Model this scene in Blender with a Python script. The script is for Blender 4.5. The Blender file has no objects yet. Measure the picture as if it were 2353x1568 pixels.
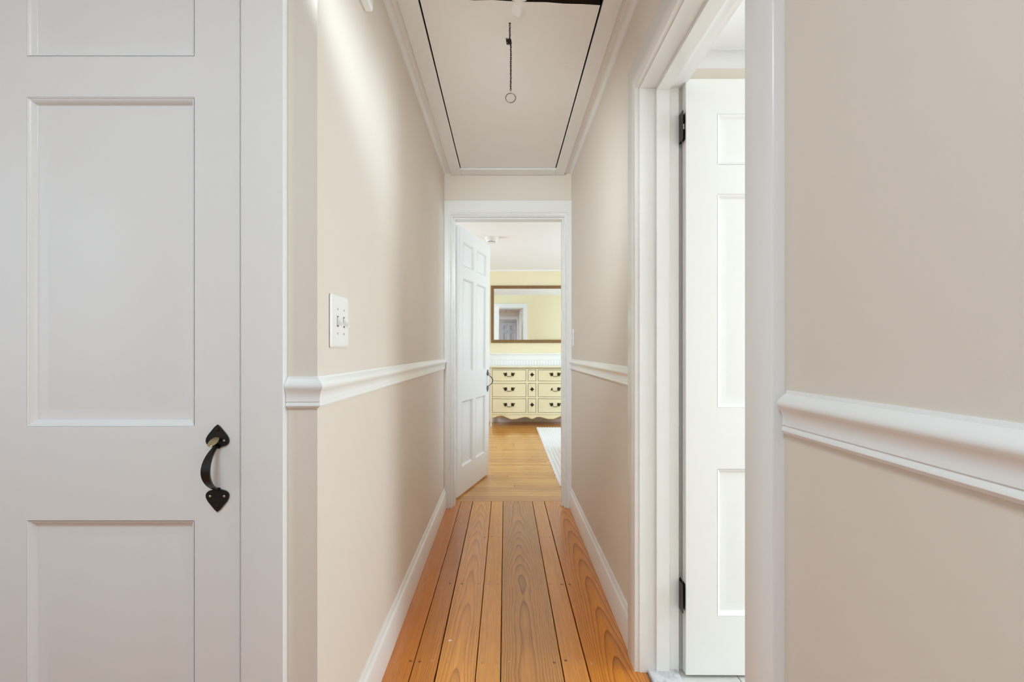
import bpy, bmesh, math, random
from mathutils import Vector, Matrix
random.seed(4)
S = bpy.context.scene
COL = S.collection
PI = math.pi

# ------------------------------------------------------------------ camera, world, lights, exposure
F = 1150.0                       # focal length in pixels of the 2353 x 1568 frame
VX, VY = 1161.0, 805.0           # where the hall's lines meet
H = 1.10                         # eye height
cam_d = bpy.data.cameras.new('camera')
cam_d.sensor_fit = 'HORIZONTAL'; cam_d.sensor_width = 36.0
cam_d.lens = F * 36.0 / 2353.0
cam_d.shift_x = (1176.5 - VX) / 2353.0
cam_d.shift_y = (VY - 784.0) / 2353.0
cam_d.clip_start = 0.02
cam = bpy.data.objects.new('camera', cam_d); COL.objects.link(cam)
cam.location = (0, 0, H); cam.rotation_euler = (PI / 2, 0, 0)
S.camera = cam

W = bpy.data.worlds.new('daylight'); S.world = W; W.use_nodes = True
W.node_tree.nodes['Background'].inputs[0].default_value = (0.80, 0.89, 1.0, 1)
W.node_tree.nodes['Background'].inputs[1].default_value = 1.0

def area(name, loc, rot, sx, sy, power, col=(1, 1, 1)):
    d = bpy.data.lights.new(name, 'AREA'); d.shape = 'RECTANGLE'; d.size = sx; d.size_y = sy
    d.energy = power; d.color = col
    o = bpy.data.objects.new(name, d); COL.objects.link(o)
    o.location = loc; o.rotation_euler = rot
    return o
# daylight standing just outside each window (light looks along its local -Z)
TO_LEFT = (0, PI / 2, 0)         # shines towards -X
TO_RIGHT = (0, -PI / 2, 0)       # shines towards +X
SKY = (0.62, 0.80, 1.0)
SKY = (0.545, 0.752, 1.0)
area('bathroom_daylight', (3.24, 1.00, 1.45), TO_LEFT, 1.15, 1.0, 63, (0.76, 0.905, 1.0))
area('bedroom_daylight', (3.24, 5.05, 1.45), TO_LEFT, 1.3, 1.0, 44, SKY)
area('bedroom_daylight', (3.24, 6.55, 1.45), TO_LEFT, 1.3, 1.0, 46, SKY)
area('bedroom_daylight', (-2.44, 5.70, 1.45), TO_RIGHT, 1.3, 1.2, 68, SKY)
area('lobby_fill', (-2.45, -0.55, 1.45), TO_RIGHT, 1.3, 1.3, 7, SKY)  # added fill for the lobby, through an unseen, assumed window
area('back_room_fill', (-2.45, -2.7, 1.45), TO_RIGHT, 1.3, 1.0, 45, SKY)  # added to brighten the door reflected in the mirror; source assumed
# ceiling lamp in the lobby a little behind the camera; hall and bathroom get added fill
LAMP = (0.72, 0.91, 1.0)
area('lobby_ceiling_lamp', (-0.50, -0.28, 2.30), (0, 0, 0), 0.45, 0.45, 20, LAMP)
def spot(name, loc, target, power, angle, blend, r, col):
    d = bpy.data.lights.new(name, 'SPOT'); d.energy = power; d.spot_size = math.radians(angle); d.spot_blend = blend; d.shadow_soft_size = r; d.color = col
    o = bpy.data.objects.new(name, d); COL.objects.link(o); o.location = loc
    o.rotation_euler = (Vector(target)-Vector(loc)).to_track_quat('-Z', 'Y').to_euler()
    return o
spot('hall_fill_spot', (-0.31, 1.00, 1.98), (0.30, 3.50, 1.45), 112, 70, 1.0, 0.12, (0.78, 0.925, 1.0))  # added spot without a fixture, out of frame, brightens the far hall
area('bathroom_fill', (1.25, 0.85, 2.11), (0, 0, 0), 0.35, 0.35, 0.8, LAMP)  # added weak fill for the open bathroom door, no fixture there

S.view_settings.view_transform = 'Standard'
S.view_settings.look = 'None'
S.view_settings.gamma = 1.0
S.view_settings.use_curve_mapping = False
S.view_settings.exposure = 0.05
S.cycles.diffuse_bounces = 12
S.cycles.max_bounces = 14
S.cycles.use_denoising = True

# ------------------------------------------------------------------ helpers
class MB:
    def __init__(self): self.v = []; self.f = []; self.m = []
    def add(self, vs, fs, mi=0):
        b = len(self.v); self.v += [tuple(p) for p in vs]
        self.f += [tuple(b + i for i in q) for q in fs]; self.m += [mi] * len(fs)
    def box(self, x0, x1, y0, y1, z0, z1, mi=0):
        self.add([(x0,y0,z0),(x1,y0,z0),(x1,y1,z0),(x0,y1,z0),(x0,y0,z1),(x1,y0,z1),(x1,y1,z1),(x0,y1,z1)],
                 [(3,2,1,0),(4,5,6,7),(0,1,5,4),(1,2,6,5),(2,3,7,6),(3,0,4,7)], mi)
    def cbox(self, x0, x1, y0, y1, z0, z1, c, mi=0):
        """box with its upper edges chamfered by c"""
        self.add([(x0,y0,z0),(x1,y0,z0),(x1,y1,z0),(x0,y1,z0),
                  (x0,y0,z1-c),(x1,y0,z1-c),(x1,y1,z1-c),(x0,y1,z1-c),
                  (x0+c,y0+c,z1),(x1-c,y0+c,z1),(x1-c,y1-c,z1),(x0+c,y1-c,z1)],
                 [(3,2,1,0),(0,1,5,4),(1,2,6,5),(2,3,7,6),(3,0,4,7),(4,5,9,8),(5,6,10,9),(6,7,11,10),(7,4,8,11),(8,9,10,11)], mi)
    def lathe(self, prof, n=24, c=(0,0,0), mi=0):
        """profile of (radius, z) turned about Z"""
        b = []
        for r, z in prof:
            for i in range(n):
                a = 2*PI*i/n; b.append((c[0]+r*math.cos(a), c[1]+r*math.sin(a), c[2]+z))
        fs = []
        for k in range(len(prof)-1):
            for i in range(n):
                j = (i+1) % n; fs.append((k*n+i, k*n+j, (k+1)*n+j, (k+1)*n+i))
        fs.append(tuple(reversed(range(n)))); fs.append(tuple((len(prof)-1)*n+i for i in range(n)))
        self.add(b, fs, mi)
    def tube(self, pts, r, n=8, closed=False, mi=0):
        pts = [Vector(p) for p in pts]; N = len(pts); b = []; ref = None
        rs = r if isinstance(r, (list, tuple)) else [r]*N
        for i, p in enumerate(pts):
            if closed: t = pts[(i+1) % N]-pts[i-1]
            else: t = pts[min(i+1, N-1)]-pts[max(i-1, 0)]
            t.normalize()
            if ref is None:
                ref = Vector((0,0,1)) if abs(t.z) < .8 else Vector((1,0,0))
            u = (ref - t*ref.dot(t)).normalized(); w = t.cross(u); ref = u
            for k in range(n):
                a = 2*PI*k/n; b.append(p+u*(rs[i]*math.cos(a))+w*(rs[i]*math.sin(a)))
        fs = []
        for i in range(N if closed else N-1):
            for k in range(n):
                j = (k+1) % n; i2 = (i+1) % N
                fs.append((i*n+k, i*n+j, i2*n+j, i2*n+k))
        if not closed:
            fs.append(tuple(reversed(range(n)))); fs.append(tuple((N-1)*n+k for k in range(n)))
        self.add(b, fs, mi)
    def prism(self, outline, y0, y1, mi=0):
        """outline of (x, z) pushed along Y"""
        n = len(outline)
        self.add([(x,y0,z) for x, z in outline]+[(x,y1,z) for x, z in outline],
                 [tuple(range(n)), tuple(reversed(range(n, 2*n)))]+[(i, n+i, n+(i+1) % n, (i+1) % n) for i in range(n)], mi)
    def sweep(self, path, prof, z0=0.0, caps=True, mi=0):
        """profile of (out, z) along a polyline of (x, y), mitred; 'out' is to the right of the walk"""
        P = [Vector(p) for p in path]; n = len(prof); N = len(P); b = []
        nor = []
        for i in range(N-1):
            d = (P[i+1]-P[i]).normalized(); nor.append(Vector((d.y, -d.x)))
        for i in range(N):
            if i == 0: m = nor[0]
            elif i == N-1: m = nor[-1]
            else:
                m = nor[i-1]+nor[i]; m = m/(1+nor[i-1].dot(nor[i]))
            for o, z in prof: b.append((P[i].x+m.x*o, P[i].y+m.y*o, z0+z))
        fs = []
        for i in range(N-1):
            for k in range(n-1): fs.append((i*n+k, (i+1)*n+k, (i+1)*n+k+1, i*n+k+1))
        if caps:
            fs.append(tuple(range(n))); fs.append(tuple((N-1)*n+k for k in reversed(range(n))))
        self.add(b, fs, mi)
    def xform(self, M):
        self.v = [tuple(M @ Vector(p)) for p in self.v]; return self
    def build(self, name, mats, parent=None, smooth=None, weld=False):
        me = bpy.data.meshes.new(name); me.from_pydata(self.v, [], self.f)
        for m in (mats if isinstance(mats, (list, tuple)) else [mats]): me.materials.append(m)
        for p, i in zip(me.polygons, self.m): p.material_index = i
        bm = bmesh.new(); bm.from_mesh(me)
        if weld: bmesh.ops.remove_doubles(bm, verts=bm.verts, dist=1e-5)
        bmesh.ops.recalc_face_normals(bm, faces=bm.faces)
        bm.to_mesh(me); bm.free()
        if smooth is not None:
            for p in me.polygons: p.use_smooth = True
            me.set_sharp_from_angle(angle=math.radians(smooth))
        o = bpy.data.objects.new(name, me); COL.objects.link(o)
        if parent is not None: o.parent = parent
        return o

def tag(o, label=None, cat=None, group=None, kind=None):
    if label: o['label'] = label
    if cat: o['category'] = cat
    if group: o['group'] = group
    if kind: o['kind'] = kind
    return o
def struct(o, label): return tag(o, label, None, None, 'structure')
def empty(name, loc=(0,0,0), rz=0.0):
    o = bpy.data.objects.new(name, None); COL.objects.link(o)
    o.location = loc; o.rotation_euler = (0, 0, rz); o.empty_display_size = .05
    return o
def put(o, loc=None, rot=None):
    if loc is not None: o.location = loc
    if rot is not None: o.rotation_euler = rot
    return o
def copy_part(o, parent, loc=None, rot=None):
    c = o.copy(); COL.objects.link(c); c.parent = parent
    if loc is not None: c.location = loc
    if rot is not None: c.rotation_euler = rot
    for ch in list(o.children):
        copy_part(ch, c)
    return c

# ------------------------------------------------------------------ materials
def srgb(r, g, b):
    f = lambda c: (c/12.92 if c <= .04045 else ((c+.055)/1.055)**2.4)
    return (f(r/255), f(g/255), f(b/255), 1)
class NT:
    def __init__(self, name):
        self.mat = bpy.data.materials.new(name); self.mat.use_nodes = True
        self.t = self.mat.node_tree; self.b = self.t.nodes['Principled BSDF']
    def n(self, kind, **kw):
        o = self.t.nodes.new(kind)
        for k, v in kw.items(): setattr(o, k, v)
        return o
    def put(self, sock, v):
        if isinstance(v, bpy.types.NodeSocket): self.t.links.new(v, sock)
        else: sock.default_value = v
    def math(self, op, a, b=None, c=None):
        o = self.n('ShaderNodeMath', operation=op)
        for i, v in enumerate((a, b, c)):
            if v is not None: self.put(o.inputs[i], v)
        return o.outputs[0]
    def noise(self, vec, scale, detail=3, rough=.5):
        o = self.n('ShaderNodeTexNoise'); self.put(o.inputs['Vector'], vec)
        o.inputs['Scale'].default_value = scale; o.inputs['Detail'].default_value = detail; o.inputs['Roughness'].default_value = rough
        return o.outputs['Fac']
    def obj(self): return self.n('ShaderNodeTexCoord').outputs['Object']
    def mapping(self, vec, scale, loc=(0,0,0)):
        o = self.n('ShaderNodeMapping'); self.put(o.inputs['Vector'], vec)
        o.inputs['Scale'].default_value = scale; o.inputs['Location'].default_value = loc
        return o.outputs[0]
    def ramp(self, fac, stops):
        o = self.n('ShaderNodeValToRGB'); self.put(o.inputs[0], fac)
        e = o.color_ramp.elements
        while len(e) < len(stops): e.new(.5)
        for x, (p, c) in zip(e, stops): x.position = p; x.color = c
        return o.outputs[0]
    def mix(self, fac, a, b, mode='MIX'):
        o = self.n('ShaderNodeMix', data_type='RGBA', blend_type=mode)
        self.put(o.inputs[0], fac); self.put(o.inputs[6], a); self.put(o.inputs[7], b)
        return o.outputs[2]
    def bump(self, h, strength, dist):
        o = self.n('ShaderNodeBump'); o.inputs['Strength'].default_value = strength; o.inputs['Distance'].default_value = dist
        self.put(o.inputs['Height'], h); self.put(self.b.inputs['Normal'], o.outputs[0])
    def set(self, **kw):
        for k, v in kw.items(): self.put(self.b.inputs[k.replace('_', ' ')], v)
        return self.mat

def paint(name, rgb, rough=.5, bump=.05, scale=60, spec=.5, tint=.02):
    t = NT(name); v = t.obj()
    a = t.noise(v, scale, 3); b = t.noise(v, 1.7, 2)
    c = srgb(*rgb); d = tuple(x*(1-tint*2) for x in c[:3])+(1,)
    t.bump(a, bump, .002)
    return t.set(Base_Color=t.mix(b, c, d), Roughness=rough, Specular_IOR_Level=spec)

def wood(name, light, dark, cx=0., a=.05, b=.03, freq=110., wob=.01, rough=.24, pore=.35, seed=0., contrast=.8, coat=.35, gain=(1,1,1)):
    """plain-sawn board: growth rings of a leaning trunk cut by the board's plane (X across, Y along)"""
    t = NT(name); v0 = t.mapping(t.obj(), (1,1,1), (0, 0, seed))
    sp = t.n('ShaderNodeSeparateXYZ'); t.put(sp.inputs[0], v0); x, y = sp.outputs[0], sp.outputs[1]
    n1 = t.noise(t.mapping(v0, (9, 2.2, 1), (seed*3.1, seed*1.7, 0)), 1.0, 3, .55)
    n2 = t.noise(t.mapping(v0, (1.5, 1.1, 1), (seed*5.3, seed*2.9, 0)), 1.0, 2, .5)
    xx = t.math('ADD', t.math('SUBTRACT', x, cx), t.math('MULTIPLY', t.math('SUBTRACT', n1, .5), wob*2.2))
    h = t.math('ADD', t.math('MULTIPLY_ADD', y, b, a), t.math('MULTIPLY', t.math('SUBTRACT', n2, .5), wob*1.8))
    r = t.math('SQRT', t.math('ADD', t.math('MULTIPLY', xx, xx), t.math('MULTIPLY', h, h)))
    g = t.math('FRACT', t.math('MULTIPLY', r, freq))
    L, D = [tuple(min(.93, q*k) for q, k in zip(srgb(*c)[:3], gain))+(1,) for c in (light, dark)]
    M = tuple(L[i]*.55+D[i]*.45 for i in range(3))+(1,)
    ring = t.ramp(g, [(0, L), (.45, tuple(L[i]*.94+D[i]*.06 for i in range(3))+(1,)), (.80, M), (.93, D), (1, L)])
    base = t.mix(contrast, L, ring)
    p = t.noise(t.mapping(v0, (420, 9, 1)), 1.0, 2, .6)
    pm = t.ramp(p, [(.42, (1,1,1,1)), (.62, (.62,.52,.42,1))])
    c = t.mix(pore, base, pm, 'MULTIPLY')
    st = t.noise(t.mapping(v0, (95, 1.6, 1), (seed*7.7, 0, 0)), 1.0, 3, .65)
    c = t.mix(.55, c, t.ramp(st, [(.32, (.74,.68,.60,1)), (.55, (1.0,1.0,1.0,1)), (.75, (1.10,1.09,1.06,1))]), 'MULTIPLY')
    big = t.noise(t.mapping(v0, (2.5, .9, 1), (seed, 0, 0)), 1.0, 2)
    c = t.mix(.5, c, t.ramp(big, [(.3, (.80,.76,.72,1)), (.7, (1.08,1.08,1.08,1))]), 'MULTIPLY')
    t.bump(p, .10, .001)
    return t.set(Base_Color=c, Roughness=rough, Coat_Weight=coat, Coat_Roughness=.12)

def plain(name, rgb, rough=.5, metal=0., noise=.06, scale=40):
    t = NT(name); n = t.noise(t.obj(), scale, 3)
    c = srgb(*rgb)
    return t.set(Base_Color=t.mix(n, tuple(x*(1-noise) for x in c[:3])+(1,), tuple(min(1, x*(1+noise)) for x in c[:3])+(1,)), Roughness=rough, Metallic=metal)

M_BEIGE = paint('beige_wall_paint', (229, 220, 209), .62, .08, 90, .35)
M_YELLOW = paint('pale_yellow_wall_paint', (236, 224, 188), .62, .06, 90, .3)
M_WHITE = paint('white_semi_gloss_paint', (239, 239, 238), .24, .05, 45, .5)
M_DOOR = paint('white_door_paint', (238, 238, 237), .32, .10, 38, .5)
M_CEIL = paint('white_ceiling_paint', (244, 244, 243), .75, .08, 50, .3)
M_HATCH = paint('off_white_hatch_paint', (244, 243, 241), .50, .25, 9, .4, .03)
M_PLASTER = paint('white_plaster', (246, 247, 245), .7, .35, 30, .15)
M_PLASTIC = paint('white_plastic', (238, 238, 236), .30, .0, 40, .5, .0)
M_DARKGAP = plain('dark_gap', (40, 30, 22), .9)
M_ATTIC = wood('attic_brown_boards', (52, 30, 20), (30, 17, 11), rough=.8, coat=0, seed=7)
M_IRON = plain('black_iron', (16, 15, 14), .32, .0, .2, 80)
M_CHAIN = plain('dark_bronze_chain', (62, 54, 44), .38, .8, .2, 300)
M_RING = plain('worn_steel_ring', (92, 86, 74), .4, .6, .15, 200)
M_BRASSWORN = plain('worn_brass', (168, 152, 112), .35, .55, .25, 90)
M_STEEL = plain('steel_screw', (205, 205, 200), .25, .9, .05, 200)
M_HINGE = plain('dark_oiled_hinge_metal', (48, 42, 34), .4, .6, .2, 90)
M_CREAM = paint('cream_dresser_paint', (234, 223, 184), .34, .04, 30, .5, .04)
M_CREAMTOP = paint('cream_dresser_top_paint', (234, 226, 196), .30, .03, 30, .5, .03)
M_GLAZE = plain('olive_brown_antique_glaze', (92, 78, 36), .6, 0, .15, 50)
M_GOLDLINE = plain('tan_edge_glaze', (196, 164, 108), .45, 0, .12, 50)
M_BRONZE = plain('antique_bronze_pull', (52, 44, 20), .42, .55, .25, 200)
M_FRAME = wood('golden_brown_mirror_frame', (138, 104, 60), (104, 72, 38), freq=160, wob=.004, rough=.35, seed=3, coat=.2)
M_MIRROR = NT('mirror_glass').set(Base_Color=(.93,.945,.94,1), Metallic=1.0, Roughness=0.0)
M_FABRIC = paint('white_bed_linen', (236, 234, 230), .9, .3, 120, .2)
M_SUB = plain('dark_subfloor', (38, 26, 18), .95)
M_GROUT = plain('grey_grout', (176, 172, 165), .9)

def marble():
    t = NT('white_marble_grey_veins'); v = t.mapping(t.obj(), (1,1,1), (2.3,.4,0))
    w = t.noise(v, 6, 4, .6)
    k = t.math('ABSOLUTE', t.math('SUBTRACT', t.noise(v, 9, 6, .62), .5))
    c = t.ramp(k, [(0, srgb(186,188,196)), (.05, srgb(214,215,220)), (.16, srgb(236,236,238))])
    return t.set(Base_Color=t.mix(t.math('MULTIPLY', w, .35), c, srgb(205,207,214)), Roughness=.22)
M_MARBLE = marble()
def floor_tile():
    t = NT('pale_grey_stone_tile'); v = t.obj()
    c = t.ramp(t.noise(v, 5, 5, .6), [(.3, srgb(206,205,200)), (.7, srgb(226,225,221))])
    t.bump(t.noise(v, 70, 3), .08, .001)
    return t.set(Base_Color=c, Roughness=.38)
M_TILE = floor_tile()
M_WALLTILE = plain('white_glazed_wall_tile', (205, 190, 163), .25, 0, .02, 20)
def rug_mat():
    t = NT('white_wool_loop'); v = t.obj()
    a = t.noise(v, 160, 3, .7)
    t.bump(a, .8, .004)
    return t.set(Base_Color=t.ramp(a, [(.3, srgb(214,212,208)), (.7, srgb(246,245,243))]), Roughness=.95)
M_RUG = rug_mat()

# ------------------------------------------------------------------ layout numbers
XL, XR = -0.425, 0.462           # faces of the two hall walls
XB = 0.592                       # bathroom face of the right wall
YC = 1.132                       # wall with the closet door / corner of the left wall
YE, YB = 3.50, 3.65              # hall face and bedroom face of the end wall
YF = 7.67                        # far wall of the bedroom
ZC = 2.336                       # ceiling
ZBATH = 2.14
YBATH = 1.775                    # bathroom wall behind the open door
EX0, EX1, EY0 = -2.40, 3.20, -3.60
YBK = -1.60                      # back of the lobby

WZ0, WZ1 = .85, 2.05
def wall(name, boxes, mats, label):
    m = MB()
    for b in boxes: m.box(*b)
    return struct(m.build(name, mats), label)

# ------------------------------------------------------------------ shell
CD0, CD1, CDZ = -1.186, -0.590, 2.035       # closet door hole
wall('wall_closet', [(EX0, CD0, YC, YC+.1, 0, ZC), (CD1, XL, YC, YC+.1, 0, ZC), (CD0, CD1, YC, YC+.1, CDZ, ZC)], M_BEIGE,
     'beige wall around the white closet door, ending at the hall corner')
wall('wall_left', [(XL-.1, XL, YC+.1, YE, 0, ZC)], M_BEIGE, 'beige hall wall with the double light switch')
BD0, BD1, BDZ = 0.905, 1.727, 2.015         # bathroom door hole
wall('wall_right', [(XR, XB, YBK, BD0, 0, ZC), (XR, XB, BD1, YE, 0, ZC), (XR, XB, BD0, BD1, BDZ, ZC)], M_BEIGE,
     'beige hall wall with the bathroom doorway in it')
FD0, FD1, FDZ = -0.386, 0.436, 2.052        # bedroom door hole
m = MB()
for b in [(XL-.1, FD0, 0, ZC), (FD1, XB, 0, ZC), (FD0, FD1, FDZ, ZC)]:
    m.box(b[0], b[1], YE, YE+.075, b[2], b[3], 0)
for b in [(EX0, FD0, 0, ZC), (FD1, EX1, 0, ZC), (FD0, FD1, FDZ, ZC)]:
    m.box(b[0], b[1], YE+.075, YB, b[2], b[3], 1)
struct(m.build('wall_end', [M_BEIGE, M_YELLOW]), 'end wall of the hall with the bedroom doorway, beige on the hall side')
wall('wall_bedroom_far', [(EX0, EX1, YF, YF+.1, 0, ZC)], M_YELLOW, 'pale yellow bedroom wall behind the mirror and dresser')
wall('wall_bedroom_right', [(EX1, EX1+.1, YB-.15, 4.55, 0, ZC), (EX1, EX1+.1, 5.55, 6.05, 0, ZC), (EX1, EX1+.1, 7.05, YF+.1, 0, ZC),
     (EX1, EX1+.1, 4.55, 5.55, 0, WZ0), (EX1, EX1+.1, 4.55, 5.55, WZ1, ZC), (EX1, EX1+.1, 6.05, 7.05, 0, WZ0), (EX1, EX1+.1, 6.05, 7.05, WZ1, ZC)],
     M_YELLOW, 'pale yellow bedroom wall with two windows')
wall('wall_bedroom_left', [(EX0-.1, EX0, YC+.1, 5.05, 0, ZC), (EX0-.1, EX0, 6.35, YF+.1, 0, ZC), (EX0-.1, EX0, 5.05, 6.35, 0, WZ0), (EX0-.1, EX0, 5.05, 6.35, WZ1, ZC)], M_YELLOW, 'pale yellow bedroom wall behind the open bedroom door')
wall('wall_lobby_left', [(EX0-.1, EX0, -1.2, -1.95, 0, ZC), (EX0-.1, EX0, .10, YC+.1, 0, ZC), (EX0-.1, EX0, -1.2, .10, 0, .8), (EX0-.1, EX0, -1.2, .10, 2.1, ZC),
     (EX0-.1, EX0, -1.95, -2.2, 0, ZC), (EX0-.1, EX0, -3.2, EY0, 0, ZC), (EX0-.1, EX0, -3.2, -2.2, 0, .85), (EX0-.1, EX0, -3.2, -2.2, 2.05, ZC)],
     M_BEIGE, 'beige outer wall of the lobby with two windows')
KD0, KD1 = -.40, .42
wall('wall_lobby_back', [(EX0, KD0, YBK-.1, YBK, 0, ZC), (KD1, EX1, YBK-.1, YBK, 0, ZC), (KD0, KD1, YBK-.1, YBK, 2.06, ZC)], M_BEIGE,
     'beige wall at the back of the lobby with an open doorway')
wall('wall_back_room', [(EX0-.1, EX1, EY0-.1, EY0, 0, ZC)], M_BEIGE, 'pale wall of the room behind the lobby')
wall('wall_bathroom_far', [(XB, EX1, YBATH, YBATH+.1, 0, ZC)], M_BEIGE, 'warm beige bathroom wall behind the open bathroom door')
wall('wall_bathroom_near', [(XB, EX1, -.6, -.5, 0, ZC)], M_BEIGE, 'beige bathroom wall on the lobby side')
wall('wall_bathroom_right', [(EX1, EX1+.1, EY0-.1, .45, 0, ZC), (EX1, EX1+.1, 1.55, YB-.15, 0, ZC), (EX1, EX1+.1, .45, 1.55, 0, .9), (EX1, EX1+.1, .45, 1.55, 2.0, ZC)],
     M_BEIGE, 'beige bathroom wall with the window')

# ceilings
HX0, HX1, HY0, HY1 = -.306, .345, 1.690, 3.388     # attic opening
m = MB()
m.box(EX0-.1, EX1+.1, EY0-.1, HY0, ZC, ZC+.08); m.box(EX0-.1, EX1+.1, HY1, YE+.07, ZC, ZC+.08)
m.box(EX0-.1, HX0, HY0, HY1, ZC, ZC+.08); m.box(HX1, EX1+.1, HY0, HY1, ZC, ZC+.08)
struct(m.build('ceiling', M_CEIL), 'white hall ceiling around the attic hatch')
m = MB(); m.box(EX0-.1, EX1+.1, YE+.07, YF+.1, ZC, ZC+.08)
struct(m.build('ceiling_bedroom', M_CEIL), 'white bedroom ceiling with the smoke detector')
m = MB(); m.box(XB, EX1, -.5, YBATH, ZBATH, ZBATH+.06)
struct(m.build('ceiling_bathroom', M_CEIL), 'low white bathroom ceiling')
m = MB()
m.box(HX0-.05, HX0, HY0-.05, HY1+.05, ZC+.08, ZC+.5); m.box(HX1, HX1+.05, HY0-.05, HY1+.05, ZC+.08, ZC+.5)
m.box(HX0, HX1, HY0-.05, HY0, ZC+.08, ZC+.5); m.box(HX0, HX1, HY1, HY1+.05, ZC+.08, ZC+.5); m.box(HX0-.05, HX1+.05, HY0-.05, HY1+.05, ZC+.5, ZC+.55)
struct(m.build('ceiling_attic', M_ATTIC), 'dark brown boards of the attic above the hatch')

# ------------------------------------------------------------------ hall floor: individual planks
floor = struct(empty('floor'), 'glossy golden-brown oak plank floor of the hall')
m = MB(); m.box(EX0-.1, EX1+.1, EY0-.1, YF+.1, -.06, -.022)
m.build('subfloor', M_SUB, floor)
YT = 3.641                                         # where hall planks meet the bedroom boards
seams = [-.445, -.3215, -.2365, -.1005, -.0158, .1975, .2835, .484]
looks = [ # light, dark, centre of the rings, a, b, rings per metre, wobble, seed, contrast
    ((203,127, 66), (152, 84, 38), .16, .06, .004, 230, .010, 1.1, .60),
    ((192,124, 68), (140, 84, 42), .07, .04, .012, 170, .016, 2.3, .75),
    ((213,148, 84), (160,100, 50), .00, .075, .022, 210, .012, 3.7, .85),
    ((214,150, 86), (176,112, 56), .13, .06, .006, 220, .008, 4.9, .65),
    ((190,132, 78), (122, 80, 44), -.012, .085, .026, 190, .020, 5.2, .90),
    ((207,140, 78), (164, 98, 46), -.14, .05, .006, 230, .009, 6.8, .65),
    ((208,132, 52), (140, 76, 26), .012, .080, .027, 185, .011, 8.1, .95),
]
PEGL = plain('pale_wood_peg', (208, 146, 84), .35); PEGD = plain('dark_wood_peg', (134, 78, 38), .35)
peg_x = [[-.385,-.34], [-.30,-.262], [-.205,-.125], [-.08,-.035], [0.01,.175], [.215,.265], [.305,.435]]
PLANKS = []
for i in range(7):
    x0, x1 = seams[i]+.0016, seams[i+1]-.0016
    if i == 2: x0 += .0012
    if i == 6: x0 += .0010
    cxm = (x0+x1)/2; hw = (x1-x0)/2
    L = looks[i]
    mt = wood('oak_plank', L[0], L[1], L[2], L[3], L[4], L[5], L[6], seed=L[7], contrast=L[8], rough=.22, gain=(1.30, 1.27, 0.74), coat=.25)
    y0, yc = -1.6, 1.0
    mm = MB(); mm.cbox(-hw, hw, y0-yc, YT-.0015-yc, -.022, 0.0, .0012)
    p = put(mm.build('plank', mt, floor), (cxm, yc, 0)); PLANKS.append(p)
    for k, yy in enumerate((1.175, 1.764, 2.357, 2.95)):
        for j, px in enumerate(peg_x[i]):
            g = MB(); r = .0058
            g.lathe([(r, -.003), (r, .00035), (r*.85, .0005)], 10, (px-cxm+random.uniform(-.006,.006), yy-yc+random.uniform(-.01,.01), 0))
            g.build('peg', PEGD if (i*3+k*5+j*7) % 4 == 0 else PEGL, p)
chip = MB(); chip.add([(-.005,-.004,0),(.004,-.005,0),(.008,.001,0),(.006,.004,0),(-.002,.005,0),(-.006,.001,0)], [(0,1,2,3,4,5)])
put(chip.build('paint_chip', M_WHITE, PLANKS[2]), (-.2095-PLANKS[2].location.x, 1.895-1.0, .0004))
mt = wood('oak_plank_lobby', (196,130,74), (150,92,46), .05, .04, .01, 120, .012, seed=9.4, rough=.27)
xx = -.445
while xx > EX0:
    w_ = min(.16, xx-EX0)
    mm = MB(); mm.cbox(-w_/2+.0015, w_/2-.0015, -1.36, 1.36, -.022, 0, .0012)
    put(mm.build('plank', mt, floor), (xx-w_/2, -.24, 0)); xx -= .16
mm = MB(); mm.box(EX0, EX1, EY0, YBK, -.022, 0); mm.build('back_room_boards', mt, floor)

# ------------------------------------------------------------------ bedroom floor: strips running across
fb = struct(empty('floor_bedroom'), 'golden oak strip floor of the bedroom, boards running across')
bm_ = [wood('oak_strip', l, d, .0, .04, .012, 130, .010, seed=s_, contrast=.75, rough=.20, gain=(1.10, 0.96, 0.62))
       for l, d, s_ in [((214,164,94),(182,126,64),11.), ((206,152,82),(170,114,56),12.6), ((220,172,104),(192,140,76),14.1), ((200,146,80),(168,110,54),15.9), ((210,158,92),(160,104,50),17.3)]]
mesh_cache = {}
def strip(x0, x1, y0, y1, k):
    key = (round(x1-x0, 3), round(y1-y0, 3), k)
    if key not in mesh_cache:
        mm = MB(); l, w_ = x1-x0, y1-y0
        mm.cbox(-w_/2+.0009, w_/2-.0009, -l/2+.0012, l/2-.0012, -.02, 0, .0009)
        o = mm.build('plank', bm_[k], fb); mesh_cache[key] = o
    else: o = mesh_cache[key].copy(); COL.objects.link(o)
    put(o, ((x0+x1)/2, (y0+y1)/2, 0), (0, 0, PI/2))
strip(FD0, FD1, YT, YB+.117, 3)
rng = random.Random(12)
yy = YB+.117; r_ = 0
while yy < YF-.01:
    w_ = .0625; y1 = min(yy+w_, YF)
    cuts = {4: [.075], 5: [-.9], 2: [1.3], 8: [.42], 9: [.02, 1.9]}.get(r_, [round(rng.uniform(-.6, 2.2), 1)])
    xs = [-1.5]+sorted(cuts)+[EX1]
    for a_, b_ in zip(xs, xs[1:]): strip(a_, b_, yy, y1, rng.choice((0,0,1,1,2,2,3,4)))
    yy = y1; r_ += 1
for a_, b_ in ((FD1, EX1), (-1.5, FD0)): strip(a_, b_, YB, YB+.117, 1)
mm = MB(); mm.box(EX0, -1.5, YB, YF, -.02, 0); mm.build('boards_behind_the_door', bm_[0], fb)

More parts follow.
